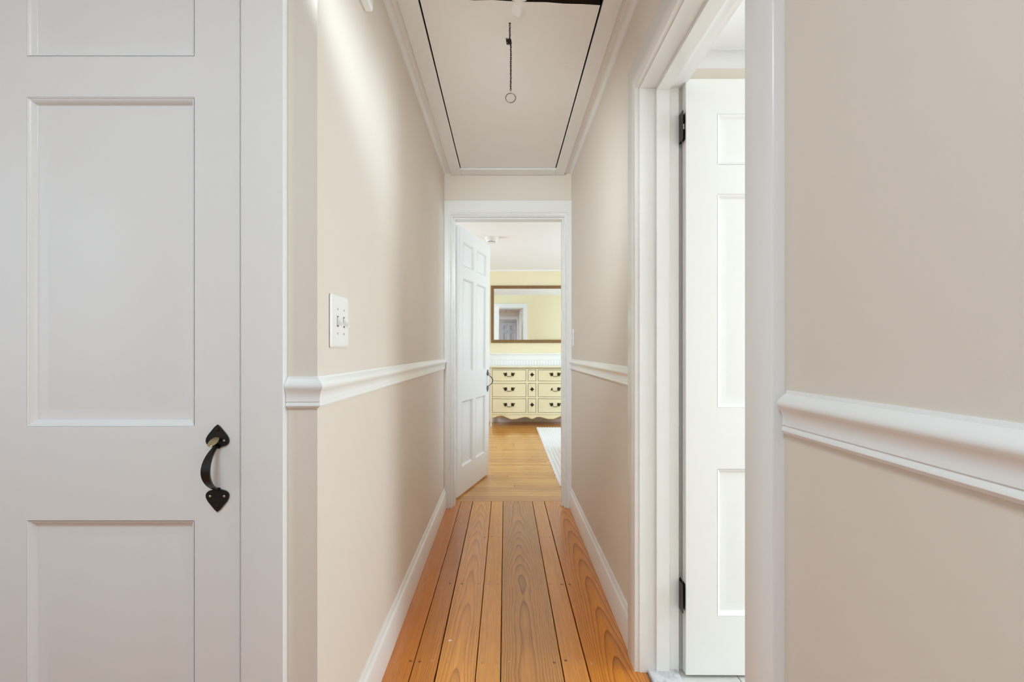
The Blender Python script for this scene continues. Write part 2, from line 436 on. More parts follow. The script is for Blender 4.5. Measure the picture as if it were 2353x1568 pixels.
# ------------------------------------------------------------------ bathroom floor
fbt = struct(empty('floor_bathroom'), 'pale grey tiled bathroom floor with a marble threshold')
mm = MB(); mm.box(.484, EX1, -.5, YBATH, -.03, -.006); mm.build('grout_bed', M_GROUT, fbt)
mm = MB(); mm.cbox(-.0505, .0505, -.40, .40, -.02, .012, .003)
put(mm.build('marble_threshold', M_MARBLE, fbt), (.5355, 1.318, 0))
mm = MB(); mm.cbox(-.1485, .1485, -.1485, .1485, -.012, 0, .0015); t0 = mm.build('tile', M_TILE, fbt)
mm = MB(); mm.cbox(-.0965, .0965, -.1485, .1485, -.012, 0, .0015); t1 = mm.build('tile', M_TILE, fbt)
first = True
for j in range(-1, 8):
    yc = YBATH-.16-.3*j
    if yc < -.4 or yc+.1485 > YBATH+.02: continue
    (put(t1, (.6855, yc, 0)) if first else copy_part(t1, fbt, (.6855, yc, 0)))
    for i in range(8):
        (put(t0, (.933+.3*i, yc, 0)) if first and i == 0 else copy_part(t0, fbt, (.933+.3*i, yc, 0)))
    first = False

# ------------------------------------------------------------------ trim
def on_front(Y0): return lambda u, v, z: (u, Y0-v, z)          # wall that faces -Y
def on_back(Y0): return lambda u, v, z: (u, Y0+v, z)
def on_right(X0): return lambda u, v, z: (X0-v, u, z)          # wall that faces -X
def casing(mapf, u0, u1, zt, prof, wl, wr, wt, name, parent, z0=0.0):
    """door surround: profile (distance from the opening, thickness), mitred at the head"""
    m = MB(); n = len(prof); b = []
    for d, v in prof: b.append(mapf(u0-min(d, wl), v, z0))
    for d, v in prof: b.append(mapf(u0-min(d, wl), v, zt+min(d, wt)))
    for d, v in prof: b.append(mapf(u1+min(d, wr), v, zt+min(d, wt)))
    for d, v in prof: b.append(mapf(u1+min(d, wr), v, z0))
    fs = [(i*n+k, i*n+k+1, (i+1)*n+k+1, (i+1)*n+k) for i in range(3) for k in range(n-1)]
    fs += [tuple(range(n)), tuple(3*n+k for k in range(n))]
    m.add(b, fs); return m.build(name, M_WHITE, parent, smooth=40)
FLAT = [(0, 0), (0, .018), (.002, .0195), (.004, .020), (.0945, .020), (.097, .0185), (.098, .016), (.098, 0)]
BEAD = [(0, 0), (0, .011), (.002, .0135), (.005, .0145), (.008, .0125), (.0095, .011), (.011, .0150), (.014, .0165), (.017, .0160), (.0185, .0175),
        (.0205, .020), (.100, .020), (.102, .018), (.102, 0)]
def jamb(mapf, u0, u1, zt, v0, v1, th, name, parent, s0=None, s1=None, sp=.012):
    def bx(m, ua, ub, va, vb, za, zb):
        p = [mapf(u, v, z) for z in (za, zb) for v in (va, vb) for u in (ua, ub)]
        m.add(p, [(0,1,3,2),(4,5,7,6),(0,1,5,4),(2,3,7,6),(0,2,6,4),(1,3,7,5)])
    for nm, ua, ub, za, zb in (('jamb', u0-th, u0, 0, zt+th), ('jamb', u1, u1+th, 0, zt+th), ('head_jamb', u0, u1, zt, zt+th)):
        m = MB(); bx(m, ua, ub, v0, v1, za, zb); m.build(nm, M_WHITE, parent)
    if s0 is not None:
        for nm, ua, ub, za, zb in (('door_stop', u0, u0+sp, 0, zt-sp), ('door_stop', u1-sp, u1, 0, zt-sp), ('door_stop', u0, u1, zt-sp, zt)):
            m = MB(); bx(m, ua, ub, s0, s1, za, zb); m.build(nm, M_WHITE, parent)

# closet surround
t = struct(empty('trim_1'), 'flat white casing around the closet door')
casing(on_front(YC), -1.187, -.588, 2.035, [(d, v*1.1) for d, v in FLAT], .095, .095, .095, 'casing', t)
jamb(on_front(YC), -1.186, -.5892, 2.035, -.10, .006, .004, 'jamb', t, -.055, -.034, .014)
# bathroom surround
t = struct(empty('trim_2'), 'white stepped casing and jamb of the bathroom doorway')
casing(on_right(XR), .926, 1.711, 1.998, FLAT, .1075, .097, .098, 'casing', t)
jamb(on_right(XR), .922, 1.7065, 1.994, -.130, .004, .016, 'jamb', t, -.0945, -.051, .012)
def on_left_bath(u, v, z): return (XB+v, u, z)
casing(on_left_bath, .926, 1.727, 1.998, FLAT, .07, .004, .07, 'bathroom_side_casing', t)
# bedroom surround
t = struct(empty('trim_3'), 'white beaded casing and jamb of the bedroom doorway')
casing(on_front(YE), -.372, .417, 2.040, BEAD, .0525, .0445, .101, 'casing', t)
jamb(on_front(YE), -.367, .4125, 2.034, -.15, .004, .018, 'jamb', t, -.105, -.03, .011)
casing(on_back(YB), -.372, .417, 2.040, FLAT, .095, .095, .098, 'bedroom_side_casing', t)
# doorway behind the camera, seen in the mirror
t = struct(empty('trim_4'), 'white casing of the doorway at the back of the lobby')
casing(on_back(YBK), -.38, .40, 2.04, FLAT, .09, .058, .10, 'casing', t)
jamb(on_back(YBK), -.376, .396, 2.036, -.10, .004, .02, 'jamb', t)

# chair rails
RAIL = [(0, .0715), (.002, .0715), (.0035, .066), (.0095, .0615), (.0110, .0600), (.0160, .0555), (.0180, .050), (.0168, .0455), (.0135, .0405), (.0105, .035), (.0088, .028),
        (.0083, .0215), (.0092, .0165), (.0092, .0150), (.0072, .0147), (.0078, .0125), (.0098, .0095), (.0104, .0058), (.0095, .0042), (.0060, .0038), (.0058, .0012), (.0045, 0), (0, 0)]
def rail(n, path, z0, label):
    m = MB(); m.sweep(path, [(o, z) for o, z in RAIL], z0)
    return struct(m.build('trim_%d' % n, M_WHITE, smooth=35), label)
rail(5, [(-.4925, YC), (XL, YC), (XL, YE-.002)], .969, 'white chair rail wrapping the corner and running along the left hall wall')
rail(6, [(XR, YE-.002), (XR, 1.809)], .967, 'white chair rail between bathroom doorway and bedroom doorway')
rail(7, [(XR, .8185), (XR, YBK)], .963, 'white chair rail on the near beige wall beside the bathroom doorway')
# baseboards
BASE = [(0, .142), (.004, .142), (.006, .139), (.0075, .128), (.0095, .122), (.0130, .119), (.0150, .115), (.0150, .002), (.013, 0), (0, 0)]
def base(name, path, label):
    m = MB(); m.sweep(path, BASE, 0)
    return struct(m.build(name, M_WHITE, smooth=35), label)
base('baseboard_left', [(-.4925, YC), (XL, YC), (XL, YE-.021)], 'white baseboard along the left hall wall')
base('baseboard_right', [(XR, YE-.021), (XR, 1.809)], 'white baseboard between bathroom doorway and bedroom doorway')
base('baseboard_near', [(XR, .8185), (XR, YBK)], 'white baseboard on the near beige wall')
m = MB(); m.sweep([(EX0, YF), (EX1, YF)], [(o*1.1, z*1.1) for o, z in BASE])
struct(m.build('baseboard_bedroom', M_WHITE, smooth=35), 'white baseboard behind the dresser')
# wainscot behind the dresser
t = struct(empty('trim_8'), 'white beadboard wainscot with a moulded cap behind the dresser')
m = MB(); pitch = .043; x = -1.5; b = []
prof = []
while x < EX1-.001:
    prof += [(x, .010), (x+.0045, .010), (x+.006, .006), (x+.0075, .0105), (x+.0105, .0118), (x+.0135, .0105), (x+.015, .006), (x+.0165, .010)]
    x += pitch
n = len(prof)
m.add([(u, YF-v, .15) for u, v in prof]+[(u, YF-v, 1.0) for u, v in prof], [(i, i+1, n+i+1, n+i) for i in range(n-1)])
tag(m.build('beadboard', M_WHITE, t), kind='stuff')
CAP = [(0, .105), (.030, .105), (.033, .101), (.033, .094), (.028, .088), (.020, .080), (.017, .068), (.017, .062), (.014, .058), (.014, .004), (.012, 0), (0, 0)]
m = MB(); m.sweep([(-1.5, YF), (EX1, YF)], CAP, .945); m.build('cap_rail', M_WHITE, t, smooth=35)
# coves and the frame of the attic hatch
def cove(r, n=6):
    return [(0, -r)]+[(r-r*math.cos(a), -r+r*math.sin(a)) for a in [PI/2*i/n for i in range(n+1)]]+[(r, 0)]
COVE = [(0, -.020)]+[(.020-.020*math.cos(PI/2*i/5), -.020+.020*math.sin(PI/2*i/5)) for i in range(6)]+[(.024, -.0006), (.024, .002), (0, .002)]
m = MB(); m.sweep([(XL, YC+.0), (XL, YE)], COVE, ZC); struct(m.build('trim_9', M_WHITE, smooth=50), 'white cove where the left hall wall meets the ceiling')
m = MB(); m.sweep([(XR, YE), (XR, YBK)], COVE, ZC); struct(m.build('trim_10', M_WHITE, smooth=50), 'white cove where the right hall wall meets the ceiling')
m = MB(); m.sweep([(EX0, YF), (EX1, YF)], [(o*1.2, z*1.2) for o, z in COVE], ZC); struct(m.build('trim_11', M_WHITE, smooth=50), 'white cove above the yellow bedroom wall')
m = MB(); m.sweep([(XB, YBATH), (EX1, YBATH)], [(o*2.0, z*2.0) for o, z in COVE], ZBATH); struct(m.build('trim_12', M_WHITE, smooth=50), 'white cove above the bathroom wall')
t = struct(empty('trim_13'), 'white board frame around the attic hatch')
ZB = 2.3225
for nm, b in (('frame_board', (-.378, HX0, HY0-.35, YE-.004)), ('frame_board', (HX1, .412, HY0-.35, YE-.004)), ('hinge_board', (HX0, HX1, HY1, YE-.006)), ('frame_board', (HX0, HX1, HY0-.35, HY0))):
    m = MB(); x0, x1, y0, y1 = b; c = .0025
    m.cbox(x0, x1, y0, y1, -(ZC+.05), -ZB, c); m.xform(Matrix.Diagonal((1, 1, -1, 1)))
    m.build(nm, M_WHITE, t)
# tiled dado behind the open bathroom door
t = struct(empty('trim_14'), 'white square wall tiles low on the bathroom wall behind the door')
m = MB()
for j in range(9):
    for i in range(20):
        xa, za = XB+.002+.114*i, .002+.114*j-.012*(j == -1)
        m.add([(xa, YBATH, za), (xa+.111, YBATH, za), (xa+.111, YBATH, za+.111), (xa, YBATH, za+.111),
               (xa+.002, YBATH-.006, za+.002), (xa+.109, YBATH-.006, za+.002), (xa+.109, YBATH-.006, za+.109), (xa+.002, YBATH-.006, za+.109)],
              [(4,5,6,7),(0,1,5,4),(1,2,6,5),(2,3,7,6),(3,0,4,7)])
tag(m.build('wall_tiles', M_WALLTILE, t), kind='stuff')

# ------------------------------------------------------------------ panelled doors
PROFILE = [(0, 0), (.0012, .0004), (.0022, .0022), (.0040, .0030), (.0065, .0052), (.0090, .0092), (.0108, .0132), (.0125, .0152), (.0140, .0160), (.0340, .0163), (.0352, .0148), (.0375, .0142)]
def panel_mesh(x0, x1, z0, z1, t):
    m = MB(); n = len(PROFILE)
    for side in (0, 1):
        v = []
        for ins, dep in PROFILE:
            dep = min(dep, t/2-.003)
            y = dep if side == 0 else t-dep
            v += [(x0+ins, y, z0+ins), (x1-ins, y, z0+ins), (x1-ins, y, z1-ins), (x0+ins, y, z1-ins)]
        fs = [(4*k+i, 4*k+(i+1) % 4, 4*(k+1)+(i+1) % 4, 4*(k+1)+i) for k in range(n-1) for i in range(4)]
        fs.append(tuple(4*(n-1)+i for i in range(4)))
        m.add(v, fs)
    return m
def panel_door(name, w, h, t, cols, rows, label, mat=None):
    """face towards local -Y at y=0, hinge or latch edges at x=0 and x=w"""
    mat = mat or M_DOOR
    xs = sorted({0, w, *[c for p in cols for c in p]}); zs = sorted({0, h, *[c for p in rows for c in p]})
    solid = lambda i, k: 0 <= i < len(xs)-1 and 0 <= k < len(zs)-1 and not (any(abs(xs[i]-c[0]) < 1e-6 for c in cols) and any(abs(zs[k]-r[0]) < 1e-6 for r in rows))
    m = MB()
    for i in range(len(xs)-1):
        for k in range(len(zs)-1):
            if not solid(i, k): continue
            a, b, c, d = xs[i], xs[i+1], zs[k], zs[k+1]
            m.add([(a,0,c),(b,0,c),(b,0,d),(a,0,d)], [(0,1,2,3)]); m.add([(a,t,c),(b,t,c),(b,t,d),(a,t,d)], [(3,2,1,0)])
            if not solid(i-1, k): m.add([(a,0,c),(a,t,c),(a,t,d),(a,0,d)], [(0,3,2,1)])
            if not solid(i+1, k): m.add([(b,0,c),(b,t,c),(b,t,d),(b,0,d)], [(0,1,2,3)])
            if not solid(i, k-1): m.add([(a,0,c),(b,0,c),(b,t,c),(a,t,c)], [(0,3,2,1)])
            if not solid(i, k+1): m.add([(a,0,d),(b,0,d),(b,t,d),(a,t,d)], [(0,1,2,3)])
    door = struct(m.build(name, mat, weld=True), label)
    bv = door.modifiers.new('edge', 'BEVEL'); bv.width = .0012; bv.segments = 1; bv.limit_method = 'ANGLE'
    for r in rows:
        for c in cols:
            panel_mesh(c[0], c[1], r[0], r[1], t).build('door_panel', mat, door, smooth=25)
    return door

def spade(cx, cz, s, up):
    """spade outline: point at one end, neck at the other; (x, z)"""
    half = [(0, .0265), (.006, .0215), (.0135, .0125), (.0215, .0025), (.0252, -.0045), (.0262, -.0105), (.0245, -.0160), (.0195, -.0205), (.0120, -.0228), (.0065, -.0245), (.0045, -.0275)]
    pts = [(-x, z) for x, z in reversed(half[1:])]+half
    return [(cx+x*s, cz+(z if up else -z)*s) for x, z in pts]
def thumb_latch(door, cx, label):
    """wrought pull: two spade plates, bowed grip, thumb press; on the face at y=0"""
    g = MB(); N = 18; v = []; zt, zb = .884, .790
    for i in range(N+1):
        u = i/N; a = PI*u
        z = zt+(zb-zt)*u; p = .0035+.044*math.sin(a)**.62 if 0 < u < 1 else .0035
        if i in (0, N): z += .004*(1 if i == 0 else -1)
        wd = .0042+.0052*math.sin(a)**.8 if 0 < u < 1 else .0042
        k = max(0, min(i, N)); th = .0035
        # direction across thickness: roughly along the outward normal of the bow
        dz = math.cos(a)*th*.5*1.0; dy = math.sin(a)*th*.5+.0006
        v += [(cx-wd, -(p+dy), z+dz), (cx+wd, -(p+dy), z+dz), (cx+wd, -(p-dy), z-dz), (cx-wd, -(p-dy), z-dz)]
    fs = [(4*i+k, 4*i+(k+1) % 4, 4*(i+1)+(k+1) % 4, 4*(i+1)+k) for i in range(N) for k in range(4)]
    fs += [(0,1,2,3), tuple(4*N+k for k in (3,2,1,0))]
    g.add(v, fs)
    grip = g.build('pull_handle', M_IRON, door, smooth=50); grip['label'] = label
    for cz, up in ((.9065, True), (.7635, False)):
        m = MB(); m.prism(spade(cx, cz, 1.0, up), -.0035, .0005); m.build('spade_plate', M_IRON, grip)
    m = MB()
    m.lathe([(.0005, -.0022), (.007, -.002), (.0095, -.0008), (.0100, 0), (.0095, .0008), (.007, .002), (.0005, .0022)], 20)
    M = Matrix.Translation((cx-.001, -.0165, .897)) @ Matrix.Rotation(math.radians(28), 4, 'X') @ Matrix.Diagonal((1.0, 1.75, 1.0, 1))
    m.xform(M); o = m.build('thumb_press', M_BRASSWORN, grip, smooth=60); o['label'] = 'worn brass-coloured thumb press'
    for sx, sz, mt in ((.0155, .897, M_STEEL), (-.0155, .7725, M_STEEL), (.0160, .7725, M_STEEL), (0, .922, M_HINGE), (0, .750, M_HINGE)):
        m = MB(); m.lathe([(.0028 if mt is M_STEEL else .0045, 0), (.0026 if mt is M_STEEL else .0042, .0010), (.0012, .0016)], 12)
        m.xform(Matrix.Translation((cx+sx, -.0035, sz)) @ Matrix.Rotation(PI/2, 4, 'X'))
        m.build('screw', mt, grip)
    return grip
def leaf_hinge(door, x, y, z, h=.09, white=False):
    m = MB()
    m.tube([(x, y, z-h/2), (x, y, z-h/2+.001), (x, y, z+h/2)], .0055, 10)
    m.tube([(x, y, z+h/2), (x, y, z+h/2+.006)], [.0045, .002], 10)
    return m.build('hinge', M_WHITE if white else M_HINGE, door, smooth=40)

ROWS = [(.21, .702), (.910, 1.625), (1.723, 1.893)]
# closet door: panels measured at the door's face
d1 = panel_door('door_1', .5825, 2.018, .035, [(.1035, .4795)], [(.21, .704), (.917, 1.6565), (1.750, 1.90)],
                'white panelled closet door with a black thumb latch pull')
put(d1, (-1.179, 1.125, .012))
h_ = thumb_latch(d1, .5335, 'black wrought iron thumb latch pull'); h_.location.z = -.012+.0
# bedroom door, swung into the bedroom
d2 = panel_door('door_2', .755, 2.011, .035, [(.085, .322), (.402, .645)], [(.208, .700), (.925, 1.630), (1.725, 1.905)],
                'open white six-panel bedroom door standing ajar at the end of the hall')
ang = math.atan2(.963, .27)
put(d2, (-.351, 3.690, .012), (0, 0, 0))
d2.rotation_mode = 'XYZ'
d2.matrix_world = Matrix.Translation((-.352, 3.690, .012)) @ Matrix.Rotation(math.radians(.45), 4, 'Y') @ Matrix.Rotation(ang, 4, 'Z')
h_ = thumb_latch(d2, .707, 'black iron thumb latch pull'); h_.location.z = -.012
for z in (.25, 1.0, 1.78): leaf_hinge(d2, -.004, .036, z, white=True)
# bathroom door, fully open
d3 = panel_door('door_3', .765, 1.998, .035, [(.106, .330), (.430, .655)], ROWS and [(.199, .690), (.897, 1.611), (1.711, 1.880)],
                'open white six-panel bathroom door seen through the doorway on the right')
put(d3, (.6045, 1.6755, .011), (0, 0, math.radians(-.4)))
h_ = thumb_latch(d3, .712, 'black iron thumb latch pull'); h_.location.z = -.011
for z in (.258, 1.842):
    o = leaf_hinge(d3, -.0065, .036, z, .095)
    m = MB(); m.box(-.0126, -.0105, -.006, .030, z-.048, z+.048); m.box(-.0008, .0002, .008, .030, z-.045, z+.045)
    m.build('hinge_leaf', M_HINGE, d3)
m = MB(); m.lathe([(.004, -.009), (.0055, -.007), (.0045, 0), (.0055, .007), (.003, .010)], 10, (-.0045, .012, 1.842)); m.build('hinge_knuckle', M_STEEL, d3, smooth=50)
# door in the room behind the camera, seen only in the mirror
d4 = panel_door('door_4', .62, 2.0, .035, [(.09, .27), (.35, .53)], ROWS and [(.21, .70), (.91, 1.62), (1.72, 1.89)],
                'pale six-panel door facing the mirror from the room behind the lobby')
put(d4, (.47, EY0+.05, .01), (0, 0, PI))
h_ = thumb_latch(d4, .57, 'black iron thumb latch pull')

# ------------------------------------------------------------------ attic hatch
hatch = empty('attic_hatch', (0, HY1, 2.334))
tag(hatch, 'off-white hinged attic hatch panel in the hall ceiling', 'hatch')
m = MB(); N, K = 10, 16
w0, w1, l0, l1 = -.3005, .3385, 1.757-HY1, -.004
def sag(x, y):
    t_ = (y-l1)/(l0-l1); return -.004*math.sin(PI*t_)-.003*t_*(x+.3)/.64
v = []
for j in range(K+1):
    for i in range(N+1):
        x = w0+(w1-w0)*i/N; y = l1+(l0+.028*(i/N)**1.6+(.0015*math.sin(i*2.6)+.001*math.cos(i*4.1) if j == K else 0)-l1)*j/K
        v.append((x, y, sag(x, y)))
nb = len(v)
v += [(x, y, z+.020) for x, y, z in v]
R = N+1
fs = [(j*R+i, j*R+i+1, (j+1)*R+i+1, (j+1)*R+i) for j in range(K) for i in range(N)]
fs += [tuple(nb+q for q in reversed(f)) for f in fs]
rim = [i for i in range(N+1)]+[j*R+N for j in range(1, K+1)]+[K*R+i for i in range(N-1, -1, -1)]+[j*R for j in range(K-1, 0, -1)]
fs += [(rim[i], nb+rim[i], nb+rim[(i+1) % len(rim)], rim[(i+1) % len(rim)]) for i in range(len(rim))]
m.add(v, fs)
m.m = [1 if k >= len(fs)-len(rim) else 0 for k in range(len(fs))]          # raw dark wood on the sawn edges
m.build('panel', [M_HATCH, M_ATTIC], hatch, smooth=40)
for hx in (-.237, .268):
    m = MB(); m.tube([(hx-.019, -.001, -.004), (hx-.008, -.001, -.004)], .0048, 8); m.tube([(hx-.006, -.001, -.004), (hx+.006, -.001, -.004)], .0058, 8); m.tube([(hx+.008, -.001, -.004), (hx+.019, -.001, -.004)], .0048, 8)
    m.build('hinge', M_WHITE, hatch, smooth=40)
for nx, ny in ((-.245, 2.13-HY1), (.278, 2.155-HY1), (-.26, 2.9-HY1), (.26, 2.9-HY1)):
    m = MB(); m.lathe([(.0025, -.0015), (.0045, -.0005), (.006, .003)], 10, (nx, ny, sag(nx, ny))); m.build('nail_head', M_HATCH, hatch, smooth=60)
m = MB(); prof = [(.062, .004), (.058, .0005), (.050, -.0010), (.040, -.0028), (.030, -.0058), (.024, -.0105), (.018, -.0165), (.011, -.0205), (.0005, -.0220)]
m.lathe(prof, 28, (0, 0, 0)); m.v = [(x*(.62+.07*math.sin(3*math.atan2(y, x)+.6)), y*(1.15+.1*math.sin(2*math.atan2(y, x)+1)), z) for x, y, z in m.v]
m.xform(Matrix.Translation((.050, 1.815-HY1, 0)))
o = m.build('plaster_patch', M_PLASTER, hatch, smooth=70); o['label'] = 'smooth white plaster lump at the near edge'

# pull chain hanging from the hatch
chain = empty('pull_chain', (.017, 1.885, 2.336))
tag(chain, 'dark metal pull chain with a ring hanging from the attic hatch', 'chain')
m = MB(); m.lathe([(.006, .0), (.005, -.004), (.0025, -.007), (.002, -.010)], 10); m.tube([(.0032*math.cos(a), 0, -.0125+.0032*math.sin(a)) for a in [2*PI*i/12 for i in range(12)]], .0009, 6, True)
m.build('screw_eye', M_CHAIN, chain, smooth=50)
def link_mesh():
    m = MB(); pts = []
    hw, hl = .0025, .0030
    for i in range(7): a = PI*i/6; pts.append((hw*math.cos(a), 0, hl+hw*math.sin(a)))
    for i in range(7): a = PI+PI*i/6; pts.append((hw*math.cos(a), 0, -hl+hw*math.sin(a)))
    m.tube(pts, .00112, 6, True); return m
ln = None; z = -.019; k = 0
while z > -.2605:
    x = .0002 if z > -.07 else .0042-.0008*(z+.07)/-.19
    if ln is None: ln = put(link_mesh().build('chain_link', M_CHAIN, chain, smooth=60), (x, 0, z), (0, 0, .35)); 
    else: copy_part(ln, chain, (x+random.uniform(-.0003,.0003), 0, z), (0, random.uniform(-.08,.08), .35+(PI/2 if k % 2 else 0)))
    z -= .00735; k += 1
for dx, dz, ry, rz in ((-.003,-.066,.6,.2),(-.006,-.069,1.2,1.3),(-.001,-.073,-.5,.9),(-.005,-.076,.9,2.1),(-.009,-.074,.3,.1),(-.0105,-.067,-.9,.4),(.001,-.079,.2,1.7),(-.007,-.081,1.4,.6)):
    copy_part(ln, chain, (dx, random.uniform(-.003,.003), dz), (0, ry, rz))
m = MB(); m.prism([(-.0145,-.070),(-.010,-.0595),(-.0085,-.060),(-.0085,-.064),(-.004,-.065),(.002,-.063),(.003,-.070),(.004,-.078),(.001,-.083),(-.006,-.081),(-.011,-.084),(-.0105,-.080),(-.008,-.076),(-.0105,-.074),(-.013,-.076)], -.0015, .0015)
m.build('chain_clip', M_IRON, chain)
m = MB(); m.tube([(.0033+.0187*math.cos(a), .002*math.sin(a), -.2855+.0187*math.sin(a)) for a in [2*PI*i/40 for i in range(40)]], .0019, 8, True)
m.build('ring', M_RING, chain, smooth=60)

# ------------------------------------------------------------------ switches
def switch_plate(name, w, h, gangs, M, label, drop=1):
    """plate lies in local XZ facing -Y"""
    r = empty(name); r.matrix_world = M; tag(r, label, 'light switch', 'light switches on the hall walls')
    def rr(hw, hh, c, n=5):
        p = []
        for cx, cz, a0 in ((hw-c, hh-c, 0), (-hw+c, hh-c, PI/2), (-hw+c, -hh+c, PI), (hw-c, -hh+c, 3*PI/2)):
            p += [(cx+c*math.cos(a0+PI/2*i/n), cz+c*math.sin(a0+PI/2*i/n)) for i in range(n+1)]
        return p
    m = MB(); rings = [(.002, .0005, .005), (.001, .0018, .005), (0, .0020, .006), (0, .0035, .006), (.0015, .0048, .006), (.006, .0066, .004), (.008, .0070, .003)]
    n = 24; v = []
    for ins, d, c in rings: v += [(x, -d, z) for x, z in rr(w/2-ins, h/2-ins, c)]
    fs = [(k*n+i, k*n+(i+1) % n, (k+1)*n+(i+1) % n, (k+1)*n+i) for k in range(len(rings)-1) for i in range(n)]
    fs += [tuple((len(rings)-1)*n+i for i in range(n))]
    m.add(v, fs); m.build('plate', M_PLASTIC, r, smooth=30)
    for g in range(gangs):
        cx = (g-(gangs-1)/2)*.0475
        m = MB(); m.box(cx-.0058, cx+.0058, -.0074, -.0060, -.0135, .0135); m.build('slot', M_GAPGREY, r)
        m = MB(); v = []
        for d, hw, z0, z1 in ((.0070, .0046, -.0105, .0105), (.0076, .0045, -.0100, .0100), (.0105, .0040, -.0090*1, .0055), (.0205, .0034, -.0135, -.0060)):
            v += [(cx-hw, -d, z0), (cx+hw, -d, z0), (cx+hw, -d, z1), (cx-hw, -d, z1)]
        m.add(v, [(4*k+i, 4*k+(i+1) % 4, 4*k+4+(i+1) % 4, 4*k+4+i) for k in range(3) for i in range(4)]+[(12,13,14,15),(3,2,1,0)])
        m.build('toggle', M_PLASTIC, r)
        for sz in (-.0305, .0305):
            m = MB(); m.lathe([(.0031, 0), (.0029, .0012), (.0012, .0016)], 12); m.xform(Matrix.Translation((cx, -.0068, sz)) @ Matrix.Rotation(PI/2, 4, 'X'))
            m.build('screw', M_SCREWWHITE, r)
    return r
M_GAPGREY = plain('slot_shadow_grey', (120, 118, 112), .7)
M_SCREWWHITE = plain('painted_screw', (188, 188, 186), .4)
switch_plate('light_switch', .134, .132, 2, Matrix.Translation((XL, 1.273, 1.172)) @ Matrix.Rotation(PI/2, 4, 'Z'),
             'white two-toggle light switch plate on the left hall wall')
switch_plate('light_switch', .074, .118, 1, Matrix.Translation((XR, 3.385, 1.183)) @ Matrix.Rotation(-PI/2, 4, 'Z'),
             'narrow white single light switch plate beside the bedroom doorway')

# white box high on the left wall
bx = empty('wall_box', (XL, 1.40, 2.118)); tag(bx, 'white plastic box mounted high on the left hall wall', 'wall box')
m = MB(); m.box(0, .006, -.098, .098, .004, .136); m.build('back_plate', M_PLASTIC, bx)
m = MB(); x0 = .006
m.add([(x0,-.103,0),(x0,.103,0),(x0,.103,.14),(x0,-.103,.14),(.024,-.103,0),(.024,.103,0),(.024,.103,.14),(.024,-.103,.14),
       (.029,-.098,.005),(.029,.098,.005),(.029,.098,.135),(.029,-.098,.135)],
      [(3,2,1,0),(0,1,5,4),(1,2,6,5),(2,3,7,6),(3,0,4,7),(4,5,9,8),(5,6,10,9),(6,7,11,10),(7,4,8,11),(8,9,10,11)])
m.build('cover', M_PLASTIC, bx)

# smoke detector
sd = empty('smoke_detector', (-.150, 5.50, ZC)); tag(sd, 'round white smoke detector on the bedroom ceiling', 'smoke detector')
m = MB(); m.lathe([(.074, 0), (.074, -.014), (.070, -.018), (.067, -.020), (.056, -.044), (.046, -.056), (.0005, -.058)], 32); m.build('body', M_PLASTIC, sd, smooth=35)
for a in range(7):
    t_ = -PI/2+(a-3)*.28
    m = MB(); m.box(-.005, .005, -.0015, .0015, -.003, .003)
    m.xform(Matrix.Translation((.052*math.cos(t_), .052*math.sin(t_), -.050)) @ Matrix.Rotation(t_+PI/2, 4, 'Z')); m.build('vent_slot', M_DARKGAP if a in (2, 3) else M_GAPGREY, sd)

# ------------------------------------------------------------------ dresser
DY = 7.235                                        # flat front plane
dr = empty('dresser', (.387, DY, 0)); tag(dr, 'cream painted serpentine dresser with bronze pulls against the far bedroom wall', 'dresser')
hwid = .603
def bow(x):                                       # bulge of the front, x measured from the middle
    ax = abs(x)
    if ax < .0575: return .010*math.cos(ax/.0575*PI/2)
    if .086 < ax < .578: return .030*math.sin((ax-.086)/.492*PI)**1.0
    return 0.
def curved(m, xa, xb, z0, z1, off, th, n=14, mi=0, side_mi=None, zfun=None):
    """slab whose front follows the bow; off = proud of the front"""
    side_mi = mi if side_mi is None else side_mi
    f, bk = [], []
    v = []
    for i in range(n+1):
        x = xa+(xb-xa)*i/n; y = -bow(x)-off
        lo = zfun(x) if zfun else z0
        v += [(x, y, lo), (x, y, z1), (x, y+th, z1), (x, y+th, lo)]
    b0 = len(m.v)
    m.add(v, [(4*i, 4*i+4, 4*i+5, 4*i+1) for i in range(n)], mi)
    m.f += [tuple(b0+q for q in f_) for i in range(n) for f_ in ((4*i+1, 4*i+5, 4*i+6, 4*i+2), (4*i+2, 4*i+6, 4*i+7, 4*i+3), (4*i+3, 4*i+7, 4*i+4, 4*i))]
    m.f += [tuple(b0+q for q in (0,1,2,3)), tuple(b0+4*n+q for q in (3,2,1,0))]
    m.m += [side_mi]*(3*n+2)
m = MB(); m.box(-hwid+.004, hwid-.004, .035, .405, .13, .842); m.build('carcass', M_CREAM, dr)
m = MB(); m.box(-hwid+.02, hwid-.02, .022, .034, .14, .835); m.build('drawer_void', M_GLAZE, dr)
m = MB()
topp = [(-.012, .842), (-.018, .846), (-.018, .850), (-.022, .853), (-.024, .860), (-.020, .868)]
xs = [-hwid-.012+(2*hwid+.024)*i/60 for i in range(61)]
v = []; n = len(topp)
for x in xs:
    for o_, z_ in topp: v.append((x, o_-bow(max(-.59, min(.59, x)))*.9, z_))
    v += [(x, .41, .868), (x, .41, .842)]
n2 = n+2
m.add(v, [(i*n2+k, (i+1)*n2+k, (i+1)*n2+(k+1) % n2, i*n2+(k+1) % n2) for i in range(60) for k in range(n2)]+[tuple(range(n2)), tuple(60*n2+k for k in range(n2))])
m.build('top', M_CREAMTOP, dr, smooth=40)
m = MB(); curved(m, -hwid+.03, hwid-.03, .8395, .8425, .019, .03, 60); m.build('top_moulding', M_GLAZE, dr)
ZR = [(.816, .842), (.620, .653), (.400, .426), (.1805, .198)]
